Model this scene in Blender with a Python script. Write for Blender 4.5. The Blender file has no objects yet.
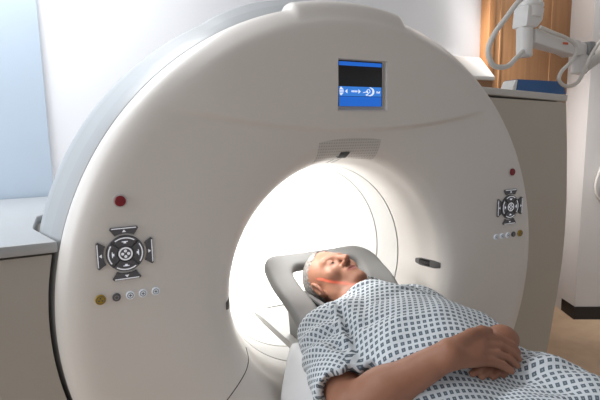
import bpy, bmesh, math
import numpy as np
from mathutils import Vector, Matrix, Euler
S = 0.865                      # working units -> metres
PI = math.pi
scene = bpy.context.scene
COL = scene.collection

# ------------------------------------------------------------------ helpers
def setp(o, label=None, cat=None, group=None, kind=None):
    for k, v in (('label', label), ('category', cat), ('group', group), ('kind', kind)):
        if v: o[k] = v
    return o

def wloc(o):
    v = Vector(o.location)
    while o.parent:
        o = o.parent; v = v + o.location
    return v

def empty(name, loc, label, cat):
    o = bpy.data.objects.new(name, None); COL.objects.link(o)
    o.location = Vector(loc) * S; o.empty_display_size = .1
    return setp(o, label, cat)

class MB:
    def __init__(s): s.v = []; s.f = []; s.m = []
    def add(s, v, f, m=0):
        n = len(s.v); s.v += [tuple(p) for p in v]; s.f += [tuple(i + n for i in q) for q in f]; s.m += [m] * len(f); return s
    def build(s, name, mats, parent=None, smooth=True, sharp=40, uv=None):
        V = np.array(s.v, dtype=float) * S
        return link(name, V, s.f, mats, parent, smooth, sharp, s.m, uv)

def link(name, V, F, mats, parent=None, smooth=True, sharp=40, midx=None, uv=None, solid=None):
    V = np.asarray(V, float); lo = V.min(0); hi = V.max(0)
    org = np.array([(lo[0] + hi[0]) / 2, (lo[1] + hi[1]) / 2, lo[2]])
    me = bpy.data.meshes.new(name)
    me.from_pydata((V - org).tolist(), [], F if isinstance(F, list) else F.tolist())
    if not isinstance(mats, (list, tuple)): mats = [mats]
    for m in mats: me.materials.append(m)
    if midx is not None: me.polygons.foreach_set('material_index', np.asarray(midx, np.int32))
    me.update()
    bm = bmesh.new(); bm.from_mesh(me); bmesh.ops.recalc_face_normals(bm, faces=bm.faces); bm.to_mesh(me); bm.free()
    if uv is not None:
        l = me.uv_layers.new(name='cloth')
        li = np.zeros(len(me.loops), np.int32); me.loops.foreach_get('vertex_index', li)
        l.data.foreach_set('uv', uv(li, me).astype(np.float32).ravel())
    if smooth:
        me.shade_smooth()
        if sharp: me.set_sharp_from_angle(angle=math.radians(sharp))
    o = bpy.data.objects.new(name, me); COL.objects.link(o)
    if parent:
        o.parent = parent; o.location = Vector(org) - wloc(parent)
    else: o.location = org
    return o

def box(x0, x1, y0, y1, z0, z1, bev=.004, seg=2):
    bm = bmesh.new(); bmesh.ops.create_cube(bm, size=1)
    for v in bm.verts:
        v.co = Vector(((x0 + x1) / 2 + v.co.x * (x1 - x0), (y0 + y1) / 2 + v.co.y * (y1 - y0), (z0 + z1) / 2 + v.co.z * (z1 - z0)))
    if bev: bmesh.ops.bevel(bm, geom=list(bm.edges), offset=bev, segments=seg, profile=.5, affect='EDGES')
    r = bmout(bm); bm.free(); return r
def bmout(bm):
    bm.verts.index_update()
    return [tuple(v.co) for v in bm.verts], [tuple(v.index for v in f.verts) for f in bm.faces]
def xf(g, M):
    return [tuple(M @ Vector(p)) for p in g[0]], g[1]
def prism(poly, axis, a, b, bev=0):
    """poly of 2-D points extruded along an axis ('y': poly is (x,z); 'z': poly is (x,y); 'x': poly is (y,z))"""
    def P(p, t): return {'y': (p[0], t, p[1]), 'z': (p[0], p[1], t), 'x': (t, p[0], p[1])}[axis]
    bm = bmesh.new()
    A = [bm.verts.new(P(p, a)) for p in poly]; B = [bm.verts.new(P(p, b)) for p in poly]
    n = len(poly); bm.faces.new(A); bm.faces.new(B[::-1])
    for i in range(n): bm.faces.new((A[i], B[i], B[(i + 1) % n], A[(i + 1) % n]))
    bmesh.ops.recalc_face_normals(bm, faces=bm.faces)
    if bev:
        ed = [e for e in bm.edges if len(e.link_faces) == 2 and e.calc_face_angle(0) > .5]
        bmesh.ops.bevel(bm, geom=ed, offset=bev, segments=2, profile=.5, affect='EDGES')
    r = bmout(bm); bm.free(); return r
def cyl(p0, p1, r0, r1=None, n=24, bev=.0):
    r1 = r0 if r1 is None else r1
    p0 = Vector(p0); p1 = Vector(p1); d = (p1 - p0); L = d.length; q = d.to_track_quat('Z', 'Y').to_matrix().to_4x4(); q.translation = p0
    pr = [(0, 0), (r0 - bev, 0), (r0, bev), (r1, L - bev), (r1 - bev, L), (0, L)] if bev else [(0, 0), (r0, 0), (r1, L), (0, L)]
    v = []; f = []
    for (r, z) in pr:
        for k in range(n): v.append(q @ Vector((r * math.cos(2 * PI * k / n), r * math.sin(2 * PI * k / n), z)))
    for i in range(len(pr) - 1):
        for k in range(n): f.append((i * n + k, i * n + (k + 1) % n, (i + 1) * n + (k + 1) % n, (i + 1) * n + k))
    return clean(v, f)
def clean(v, f):
    bm = bmesh.new(); vs = [bm.verts.new(p) for p in v]
    for q in f:
        try: bm.faces.new([vs[i] for i in q])
        except ValueError: pass
    bmesh.ops.remove_doubles(bm, verts=bm.verts, dist=1e-6); bmesh.ops.dissolve_degenerate(bm, edges=bm.edges, dist=1e-7)
    r = bmout(bm); bm.free(); return r
def catmull(P, n=8):
    P = [Vector(p) for p in P]; Q = [P[0] * 2 - P[1]] + P + [P[-1] * 2 - P[-2]]; out = []
    for i in range(1, len(Q) - 2):
        a, b, c, d = Q[i - 1], Q[i], Q[i + 1], Q[i + 2]
        for k in range(n):
            t = k / n
            out.append(.5 * ((2 * b) + (c - a) * t + (2 * a - 5 * b + 4 * c - d) * t * t + (3 * b - a - 3 * c + d) * t ** 3))
    out.append(P[-1]); return out
def tube(P, r, n=10, smooth=8):
    P = catmull(P, smooth) if smooth else [Vector(p) for p in P]
    v = []; f = []; up = None
    for i, p in enumerate(P):
        t = (P[min(i + 1, len(P) - 1)] - P[max(i - 1, 0)]).normalized()
        if up is None: up = t.orthogonal().normalized()
        up = (up - t * up.dot(t)).normalized(); s = t.cross(up)
        for k in range(n):
            a = 2 * PI * k / n; v.append(p + up * (r * math.cos(a)) + s * (r * math.sin(a)))
    for i in range(len(P) - 1):
        for k in range(n): f.append((i * n + k, i * n + (k + 1) % n, (i + 1) * n + (k + 1) % n, (i + 1) * n + k))
    f.append(tuple(range(n))[::-1]); f.append(tuple(range((len(P) - 1) * n, len(P) * n)))
    return v, f
def sm(a, b, x):
    t = np.clip((np.asarray(x, float) - a) / (b - a), 0, 1); return t * t * (3 - 2 * t)
ZC = 1.0                                   # height of the bore axis
def lathe(prof, n=192, mod=None, close=False):
    """revolve (radius, y) about the bore axis; mod(r, theta, x, z, y) -> (r, y)"""
    pr = np.array(prof, float); th = np.arange(n) * 2 * PI / n
    R = np.repeat(pr[:, :1], n, 1); Y = np.repeat(pr[:, 1:], n, 1); T = np.repeat(th[None], len(pr), 0)
    if mod: R, Y = mod(R, Y, T)
    V = np.stack([R * np.sin(T), Y, ZC + R * np.cos(T)], -1).reshape(-1, 3)
    f = []
    m = len(pr)
    for i in range(m if close else m - 1):
        a = i * n; b = ((i + 1) % m) * n
        for k in range(n): f.append((a + k, a + (k + 1) % n, b + (k + 1) % n, b + k))
    return [tuple(p) for p in V], f

# ------------------------------------------------------------------ materials
def mat(name, col, rough=.5, metal=0, spec=.5, emit=None, es=0, sss=0, coat=0):
    m = bpy.data.materials.new(name); m.use_nodes = True; b = m.node_tree.nodes['Principled BSDF']
    b.inputs['Base Color'].default_value = (*col, 1); b.inputs['Roughness'].default_value = rough
    b.inputs['Metallic'].default_value = metal; b.inputs['Specular IOR Level'].default_value = spec
    if coat: b.inputs['Coat Weight'].default_value = coat; b.inputs['Coat Roughness'].default_value = .15
    if emit: b.inputs['Emission Color'].default_value = (*emit, 1); b.inputs['Emission Strength'].default_value = es
    if sss:
        b.inputs['Subsurface Weight'].default_value = sss; b.inputs['Subsurface Radius'].default_value = (.012, .005, .003); b.inputs['Subsurface Scale'].default_value = 1
    return m
def noisy(name, col, col2, scale=8, rough=.5, stretch=(1, 1, 1), detail=4, bump=0, spec=.5, coord='Object', **k):
    m = mat(name, col, rough, spec=spec, **k); t = m.node_tree; b = t.nodes['Principled BSDF']
    tc = t.nodes.new('ShaderNodeTexCoord'); mp = t.nodes.new('ShaderNodeMapping'); mp.inputs['Scale'].default_value = stretch
    nz = t.nodes.new('ShaderNodeTexNoise'); nz.inputs['Scale'].default_value = scale; nz.inputs['Detail'].default_value = detail
    mx = t.nodes.new('ShaderNodeMix'); mx.data_type = 'RGBA'; mx.inputs[6].default_value = (*col, 1); mx.inputs[7].default_value = (*col2, 1)
    rp = t.nodes.new('ShaderNodeValToRGB'); rp.color_ramp.elements[0].position = .3; rp.color_ramp.elements[1].position = .7
    L = t.links.new
    L(tc.outputs[coord], mp.inputs[0]); L(mp.outputs[0], nz.inputs['Vector']); L(nz.outputs['Fac'], rp.inputs[0]); L(rp.outputs[0], mx.inputs[0]); L(mx.outputs[2], b.inputs['Base Color'])
    if bump:
        bp = t.nodes.new('ShaderNodeBump'); bp.inputs['Strength'].default_value = bump; bp.inputs['Distance'].default_value = .004
        L(nz.outputs['Fac'], bp.inputs['Height']); L(bp.outputs[0], b.inputs['Normal'])
    return m
M = {}
M['shell'] = noisy('gantry plastic', (.72, .685, .645), (.735, .70, .66), 3, .38)
M['rear'] = noisy('rear shell plastic', (.36, .372, .382), (.38, .392, .402), 3, .4)
M['liner'] = mat('bore liner', (.72, .71, .69), .45)
M['gap'] = mat('dark gap', (.02, .02, .02), .8)
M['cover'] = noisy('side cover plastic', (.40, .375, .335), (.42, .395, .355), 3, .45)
M['cover_lit'] = noisy('lightened side cover plastic', (.52, .475, .40), (.54, .495, .42), 3, .45)  # same plastic as the left cover, colour lightened in place of light
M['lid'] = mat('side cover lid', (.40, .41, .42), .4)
M['lidr'] = mat('right lid', (.62, .60, .56), .45)
M['white'] = mat('white enamel', (.82, .81, .79), .35)
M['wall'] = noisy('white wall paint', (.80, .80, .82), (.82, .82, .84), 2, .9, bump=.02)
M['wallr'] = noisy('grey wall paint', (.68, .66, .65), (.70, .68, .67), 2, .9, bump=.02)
M['wallb'] = noisy('pale blue wall paint', (.44, .52, .61), (.46, .54, .63), 2, .85)
M['ceil'] = noisy('ceiling paint', (.8, .8, .8), (.82, .82, .82), 3, .9)
M['floor'] = noisy('tan vinyl floor', (.66, .47, .31), (.74, .54, .37), 14, .45, detail=8)
M['base'] = mat('black skirting', (.012, .011, .011), .5)
M['wood'] = noisy('beech veneer', (.30, .145, .062), (.38, .20, .09), 5, .6, stretch=(9, 9, .5), detail=6)
M['woodd'] = noisy('beech edge', (.34, .15, .055), (.40, .19, .075), 5, .45, stretch=(9, 9, .5), detail=6)
M['blue'] = mat('blue plastic', (.025, .12, .34), .4)
M['key'] = mat('dark key', (.10, .10, .11), .5)
M['mark'] = mat('white key marking', (.85, .86, .9), .5, emit=(.85, .9, 1), es=.2)
M['bwhite'] = mat('pale lit button', (.70, .74, .80), .4, emit=(.8, .9, 1), es=.15)
M['yellow'] = mat('yellow button', (.42, .27, .015), .4)
M['red'] = mat('red button', (.22, .005, .010), .35)
M['steel'] = mat('grey metal', (.35, .35, .35), .35, .6)
M['dgrey'] = mat('dark grey plastic', (.085, .082, .08), .5)
M['glass'] = mat('dark glass', (.015, .015, .017), .12, coat=.5)
M['scr_b'] = mat('screen blue', (.01, .12, .55), .3, emit=(.01, .16, .75), es=.55)
M['scr_l'] = mat('screen light blue', (.02, .17, .6), .3, emit=(.05, .26, .85), es=.55)
M['scr_k'] = mat('screen black', (.008, .008, .01), .25)
M['scr_w'] = mat('screen white', (.8, .8, .8), .3, emit=(.8, .9, 1), es=.7)
M['bezel'] = mat('screen bezel', (.62, .60, .58), .4)
M['head'] = noisy('headrest foam', (.25, .25, .245), (.27, .27, .265), 4, .6)
M['cush'] = mat('grey cushion', (.11, .108, .106), .6)
M['strap'] = mat('black strap', (.015, .015, .016), .6)
M['table'] = mat('table plastic', (.72, .72, .71), .4)
M['sheet'] = noisy('white bed sheet', (.88, .90, .93), (.90, .92, .95), 6, .9, bump=.2)
M['skin'] = noisy('skin', (.29, .130, .079), (.34, .162, .102), 22, .5, detail=6, bump=.08, sss=.12, spec=.35)
M['lip'] = mat('lips', (.26, .07, .055), .45)
M['hair'] = noisy('short grey hair', (.13, .12, .11), (.30, .275, .255), 130, .8, bump=.6)
M['eyew'] = mat('eye white', (.6, .57, .54), .25)
M['iris'] = mat('iris', (.05, .04, .035), .2)
M['glow'] = mat('bore light panel', (.9, .9, .9), .6, emit=(1, .985, .96), es=2.9)
M['cable'] = mat('cable', (.72, .70, .66), .5)
M['orange'] = mat('orange mark', (.75, .16, .06), .5)

def grille_mat():
    m = mat('perforated plastic', (.60, .575, .545), .45); t = m.node_tree; b = t.nodes['Principled BSDF']; L = t.links.new
    tc = t.nodes.new('ShaderNodeTexCoord'); sp = t.nodes.new('ShaderNodeSeparateXYZ'); L(tc.outputs['Object'], sp.inputs[0])
    def mth(op, a, bb=None):
        n = t.nodes.new('ShaderNodeMath'); n.operation = op
        for i, x in enumerate((a, bb)):
            if x is None: continue
            if isinstance(x, (int, float)): n.inputs[i].default_value = x
            else: L(x, n.inputs[i])
        return n.outputs[0]
    p = .0085
    fx = mth('SUBTRACT', mth('FRACT', mth('DIVIDE', sp.outputs[0], p)), .5); fz = mth('SUBTRACT', mth('FRACT', mth('DIVIDE', sp.outputs[2], p)), .5)
    d = mth('ADD', mth('MULTIPLY', fx, fx), mth('MULTIPLY', fz, fz)); h = mth('LESS_THAN', d, .07)
    mx = t.nodes.new('ShaderNodeMix'); mx.data_type = 'RGBA'; mx.inputs[6].default_value = (.60, .575, .545, 1); mx.inputs[7].default_value = (.40, .38, .36, 1)
    L(h, mx.inputs[0]); L(mx.outputs[2], b.inputs['Base Color']); return m
M['grille'] = grille_mat()

def gown_mat():
    m = mat('printed gown cotton', (.7, .75, .8), .9); t = m.node_tree; b = t.nodes['Principled BSDF']; L = t.links.new
    uv = t.nodes.new('ShaderNodeUVMap'); uv.uv_map = 'cloth'; sp = t.nodes.new('ShaderNodeSeparateXYZ'); L(uv.outputs[0], sp.inputs[0])
    def mth(op, a, bb=None):
        n = t.nodes.new('ShaderNodeMath'); n.operation = op
        for i, x in enumerate((a, bb)):
            if x is None: continue
            if isinstance(x, (int, float)): n.inputs[i].default_value = x
            else: L(x, n.inputs[i])
        return n.outputs[0]
    fu = mth('ABSOLUTE', mth('SUBTRACT', mth('FRACT', sp.outputs[0]), .5)); fv = mth('ABSOLUTE', mth('SUBTRACT', mth('FRACT', sp.outputs[1]), .5))
    sq = mth('LESS_THAN', mth('MAXIMUM', fu, fv), .285)
    inn = mth('LESS_THAN', mth('MAXIMUM', fu, fv), .09)
    fac = mth('SUBTRACT', sq, mth('MULTIPLY', mth('MULTIPLY', inn, sq), .3))
    mx = t.nodes.new('ShaderNodeMix'); mx.data_type = 'RGBA'; mx.inputs[6].default_value = (.66, .71, .75, 1); mx.inputs[7].default_value = (.105, .14, .175, 1)
    L(fac, mx.inputs[0]); L(mx.outputs[2], b.inputs['Base Color'])
    tc = t.nodes.new('ShaderNodeTexCoord'); nz = t.nodes.new('ShaderNodeTexNoise'); nz.inputs['Scale'].default_value = 14; nz.inputs['Detail'].default_value = 3
    L(tc.outputs['Object'], nz.inputs['Vector'])
    bp = t.nodes.new('ShaderNodeBump'); bp.inputs['Strength'].default_value = .5; bp.inputs['Distance'].default_value = .012; L(nz.outputs['Fac'], bp.inputs['Height']); L(bp.outputs[0], b.inputs['Normal'])
    return m
M['gown'] = gown_mat()

# ------------------------------------------------------------------ the room
def quadslab(name, mbadd, mats, kind='structure', **k):
    mb = MB()
    for g in mbadd: mb.add(*g)
    o = mb.build(name, mats, **k); o['kind'] = kind; return o
YB = 1.28
quadslab('floor', [box(-4, 4.6, -4.2, 1.45, -.1, 0, 0)], M['floor'], smooth=False)
quadslab('wall_back', [box(-4, 3.4, YB, YB + .15, 0, 3.1, 0)], M['wall'], smooth=False)
quadslab('wall_left', [box(-4, -.955, YB - .02, YB, 0, 3.1, 0)], M['wallb'], smooth=False)
c0 = Vector((2.711, .921)); rd = Vector((.874, -.486)).normalized(); ld = Vector((.60, 1.)).normalized()
e1 = c0 + ld * .42; e2 = c0 + rd * 2.2
wr = [tuple(c0), tuple(e2), (e2.x + .3, e2.y + .3), (3.4, YB + .05), (e1.x, YB + .05)]
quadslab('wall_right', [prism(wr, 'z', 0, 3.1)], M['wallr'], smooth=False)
nl = Vector((-ld.y, ld.x)); nr = Vector((rd.y, -rd.x)); t = .012
cm = c0 + (nl * t + nr * t) * .8
bb = [tuple(c0 + ld * .34 + nl * t), tuple(cm), tuple(e2 + nr * t), tuple(e2 - nr * .004), tuple(c0 - (nl + nr) * .003), tuple(c0 + ld * .34 - nl * .004)]
quadslab('baseboard_right', [prism(bb, 'z', 0, .105)], M['base'], smooth=False)
quadslab('ceiling', [box(-4, 4.6, -4.2, 1.45, 3.1, 3.2, 0)], M['ceil'], smooth=False)

# tall beech panel on the back wall
wp = empty('wall_panel', (2.40, 1.24, 0), 'tall beech wood panel on the wall behind the white jointed arm', 'panel')
mb = MB(); mb.add(*box(1.945, 2.90, 1.205, YB, 0, 3.08, .003)); mb.build('board', M['wood'], wp)
mb = MB(); mb.add(*box(1.935, 1.99, 1.195, YB, 0, 3.08, .004)); mb.build('edge_strip', M['woodd'], wp)
for x in (2.05, 2.62):
    mb = MB(); mb.add(*box(x, x + .018, 1.198, 1.215, 0, 3.08, .003)); mb.build('joint_strip', M['wood'], wp)
# low cabinet with sloped white lid
cb = empty('storage_cabinet', (1.45, 1.13, 0), 'wooden cabinet with sloped white lid beside the tall beech panel', 'cabinet')
mb = MB(); mb.add(*prism([(1.0, 0), (YB - .004, 0), (YB - .004, 2.02), (1.12, 2.02), (1.0, 1.875)], 'x', 1.15, 1.765, .003)); mb.build('body', M['wood'], cb)
mb = MB(); mb.add(*prism([(.985, 1.872), (1.0, 1.868), (1.125, 2.018), (YB - .004, 2.018), (YB - .004, 2.04), (1.118, 2.04), (.985, 1.895)], 'x', 1.14, 1.772, .003)); mb.build('lid', M['white'], cb)

# ------------------------------------------------------------------ the scanner
ct = empty('ct_scanner', (0, .5, 0), 'large round white scanner with a glowing bore and blue screen', 'scanner')
PR = [(.411, .288), (.4125, .25), (.416, .20), (.422, .16), (.433, .118), (.444, .08), (.462, .05), (.49, .028), (.54, .012), (.61, .003), (.68, 0), (.76, 0), (.84, 0), (.878, .003), (.905, .011), (.927, .025), (.942, .046), (.949, .072), (.950, .1)]
pts = [Vector((a, b, 0)) for a, b in PR]
dense = []
cc = catmull(pts, 24)
acc = [cc[0]]
for p in cc[1:]:
    if (p - acc[-1]).length > .0048: acc.append(p)
acc.append(cc[-1])
PROF = [(p.x, p.y) for p in acc]
def yface(r):
    rr = [a for a, b in PROF]; k = int(np.argmax(rr)); return np.interp(r, rr[:k], [b for a, b in PROF][:k])
def rbump(T, w, e, h):
    t = np.abs((T + PI) % (2 * PI) - PI); return h * (1 - sm(w, w + e, t))
def fmod(R, Y, T):
    x = R * np.sin(T); z = R * np.cos(T)
    zs = .534 + .185 * x * x
    d = z - zs
    fade = (1 - sm(.44, .66, np.abs(x))) * (1 - sm(.88, .935, R))
    Y2 = Y - .011 * sm(0, .010, d) * fade * np.where(R > .46, 1, 0)
    R2 = R + rbump(T, .215, .03, .021) * sm(.90, .94, R)
    return R2, Y2
v, f = lathe(PROF, 560, fmod)
# cut the screen window out of the face
SX0, SX1, SZ0, SZ1 = -.078, .118, 1.606, 1.770
bm = bmesh.new(); vs = [bm.verts.new(p) for p in v]
for q in f: bm.faces.new([vs[i] for i in q])
def near(e):
    c = e.calc_center_median() if isinstance(e, bmesh.types.BMFace) else sum((w.co for w in e.verts), Vector()) / 2 if isinstance(e, bmesh.types.BMEdge) else e.co
    return SX0 - .02 < c.x < SX1 + .02 and SZ0 - .02 < c.z < SZ1 + .02 and c.y < .06
for co, no in (((SX0, 0, 0), (1, 0, 0)), ((SX1, 0, 0), (1, 0, 0)), ((0, 0, SZ0), (0, 0, 1)), ((0, 0, SZ1), (0, 0, 1))):
    fs = [q for q in bm.faces if near(q)]
    g = set(fs)
    for q in fs: g.update(q.edges); g.update(q.verts)
    bmesh.ops.bisect_plane(bm, geom=list(g), dist=1e-5, plane_co=co, plane_no=no)
kill = [q for q in bm.faces if SX0 < q.calc_center_median().x < SX1 and SZ0 < q.calc_center_median().z < SZ1 and q.calc_center_median().y < .06]
bmesh.ops.delete(bm, geom=kill, context='FACES')
g = bmout(bm); bm.free()
mb = MB(); mb.add(*g); mb.build('front_cover', M['shell'], ct, sharp=60)
# screen recess and display
mb = MB(); e = .003; yb = .004; yf = -.0105
w = .006
mb.add([(SX0 - e, yf, SZ0 - e), (SX1 + e, yf, SZ0 - e), (SX1 + e, yf, SZ1 + e), (SX0 - e, yf, SZ1 + e), (SX0 + w, yb, SZ0 + w), (SX1 - w, yb, SZ0 + w), (SX1 - w, yb, SZ1 - w), (SX0 + w, yb, SZ1 - w)],
       [(0, 1, 5, 4), (1, 2, 6, 5), (2, 3, 7, 6), (3, 0, 4, 7), (4, 5, 6, 7)])
mb.build('screen_bezel', M['bezel'], ct, smooth=False)
sx0, sx1, sz0, sz1 = SX0 + .003, SX1 - .016, SZ0 + .013, SZ1 - .004
scr = MB(); scr.add(*box(sx0, sx1, -.004, yb - .001, sz0, sz1, .002)); scr = scr.build('display_screen', M['scr_k'], ct)
W = sx1 - sx0; H = sz1 - sz0
def sp(a, b): return sx0 + a * W, sz0 + b * H
def sbox(a0, a1, b0, b1, y0=-.0052, y1=-.003):
    x0, z0 = sp(a0, b0); x1, z1 = sp(a1, b1); return box(x0, x1, y0, y1, z0, z1, 0)
mb = MB(); mb.add(*sbox(.02, .975, .0, .215)); mb.build('lower_bar', M['scr_b'], scr)
mb = MB(); mb.add(*sbox(.02, .975, .225, .435)); mb.build('icon_bar', M['scr_l'], scr)
mb = MB(); mb.add(*sbox(.02, .975, .89, .975)); mb.build('title_bar', M['scr_b'], scr)
mb = MB()
def spoly(pp, y0=-.0062, y1=-.005):
    mb.add(*prism([sp(*q) for q in pp], 'y', y0, y1))
spoly([(.055, .43), (.115, .365), (-.0 + .025, .365)]); spoly([(.055, .235), (.025, .295), (.115, .295)])
for b0 in (.312, .335): spoly([(.025, b0), (.115, b0), (.115, b0 + .013), (.025, b0 + .013)])
spoly([(.15, .33), (.195, .375), (.195, .285)]); spoly([(.49, .33), (.445, .375), (.445, .285)])
for a0 in (.29, .325, .36, .395): spoly([(a0, .312), (a0 + .022, .312), (a0 + .022, .35), (a0, .35)])
cres = []
for k in range(13):
    a = -1.75 + 3.3 * k / 12; cres.append((.70 + .105 * math.cos(a), .33 + .098 * math.sin(a)))
for k in range(12, -1, -1):
    a = -1.75 + 3.3 * k / 12; cres.append((.68 + .085 * math.cos(a), .335 + .085 * math.sin(a)))
spoly(cres)
spoly([(.55, .30), (.66, .325), (.66, .34), (.55, .315)]); spoly([(.60, .26), (.68, .30), (.64, .235)])
for a in range(12):
    t0 = 2 * PI * a / 12; t1 = 2 * PI * (a + 1) / 12
    spoly([(.67 + .045 * math.cos(t0), .34 + .045 * math.sin(t0)), (.67 + .045 * math.cos(t1), .34 + .045 * math.sin(t1)), (.67 + .032 * math.cos(t1), .34 + .032 * math.sin(t1)), (.67 + .032 * math.cos(t0), .34 + .032 * math.sin(t0))])
spoly([(.86, .30), (.88, .30), (.88, .345), (.86, .345)]); spoly([(.89, .30), (.93, .30), (.94, .345), (.92, .345)])
mb.build('screen_icons', M['scr_w'], scr, smooth=False)

# bore
mb = MB(); mb.add(*lathe([(.4105, .294), (.409, .33), (.4065, .40), (.405, .436), (.418, .436), (.42, .294)], 192, close=True)); mb.build('scan_window_ring', M['liner'], ct)
mb = MB(); mb.add(*lathe([(.405, .4445), (.404, .55), (.406, .68), (.415, .78), (.435, .85), (.47, .905), (.48, .905), (.42, .4445)], 192, close=True)); mb.build('rear_bore_liner', M['liner'], ct)
mb = MB(); mb.add(*lathe([(.424, .27), (.424, .46), (.43, .46), (.43, .27)], 128, close=True)); mb.build('seam_backing', M['gap'], ct)
mb = MB(); mb.add(*cyl((0, .895, ZC), (0, .925, ZC), .475, n=96)); o = mb.build('bore_light_panel', M['glow'], ct); o['label'] = 'bright glowing panel closing the far end of the bore'
# rear shell: the wider ring behind the front disc
def rmod(R, Y, T):
    t = np.abs((T + PI) % (2 * PI) - PI)
    h = .012 * (1 - sm(.25, .46, t))
    lift = .006 * sm(-.455, -.44, ((T + PI) % (2 * PI) - PI)) * (1 - sm(.40, .46, t))
    return R + (h + lift) * sm(.96, 1.0, R), Y
mb = MB(); mb.add(*lathe([(.93, .112), (.944, .106), (.951, .106), (.956, .112), (.975, .165), (.9765, .168), (.9775, .171), (.997, .24), (.9985, .243), (1.0, .246), (1.008, .30), (1.010, .345), (1.006, .40), (.995, .48), (.985, .80), (.965, .88), (.94, .905), (.48, .905)], 320, rmod)); mb.build('rear_shell', M['rear'], ct)
mb = MB(); mb.add(*lathe([(.935, .096), (.935, .125), (.90, .125), (.90, .096)], 160, close=True)); mb.build('rim_gap', M['gap'], ct)
# foot of the gantry
mb = MB(); mb.add(*box(-.75, .75, .15, .85, 0, .22, .01)); mb.build('base', M['cover'], ct)

# side covers: extruded fronts that follow the disc
def side_cover(sgn, yf, yb, out, gap0, gap1, name, m):
    """out: (x,z) outer outline from the bottom outer corner up to the inner top point; inner edge follows the disc"""
    mb = MB(); ys = [yf, yf + .012, yf + .1, yf + .2, yb]
    rings = []
    for i, y in enumerate(ys):
        r = gap0 + (gap1 - gap0) * min(1, (y - .1) / .2)
        zt = out[-1][1]; th0 = math.acos(min(1, (zt - ZC) / r)); th1 = PI - .30
        arc = [(sgn * r * math.sin(th0 + (th1 - th0) * k / 40), ZC + r * math.cos(th0 + (th1 - th0) * k / 40)) for k in range(41)]
        ring = [(sgn * a, b) for a, b in out[:-1]] + arc + [(arc[-1][0], 0.0)]
        rings.append([(x, y, z) for x, z in ring])
    n = len(rings[0]); v = [p for r in rings for p in r]; f = []
    for i in range(len(rings) - 1):
        for k in range(n): f.append((i * n + k, i * n + (k + 1) % n, (i + 1) * n + (k + 1) % n, (i + 1) * n + k))
    f.append(tuple(range(n))); f.append(tuple(range((len(rings) - 1) * n, len(rings) * n))[::-1])
    mb.add(v, f); return mb.build(name, m, ct, sharp=35)
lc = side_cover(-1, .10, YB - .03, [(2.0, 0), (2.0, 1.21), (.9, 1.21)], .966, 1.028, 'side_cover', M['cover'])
# left lid: a slab whose inner edge is notched round the ring
zt = 1.25
lp = [(-2.02, .082), (-2.02, 1.245), (-.93, 1.245), (-.945, .76), (-.955, .70), (-.970, .655), (-.988, .62)]
for y in np.linspace(.60, .0825, 14):
    r = .955 + (1.026 - .955) * min(1, max(0, (y - .08) / .26)); lp.append((-math.sqrt(r * r - (zt - ZC) ** 2) - .004, float(y)))
mb = MB(); mb.add(*prism(lp, 'z', 1.218, zt, .006)); mb.build('lid', M['lid'], lc)
# right cover, bowed outer side
rc = side_cover(1, .30, .95, [(1.44, 0), (1.508, .336), (1.554, .602), (1.581, .786), (1.590, .95), (1.588, 1.146), (1.565, 1.419), (1.533, 1.672), (.74, 1.695)], .99, 1.034, 'side_cover', M['cover_lit'])
mb = MB(); mb.add(*prism([(.80, 1.708), (1.53, 1.678), (1.534, 1.712), (.80, 1.742)], 'y', .292, .955, .005)); mb.build('lid', M['lidr'], rc)

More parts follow.
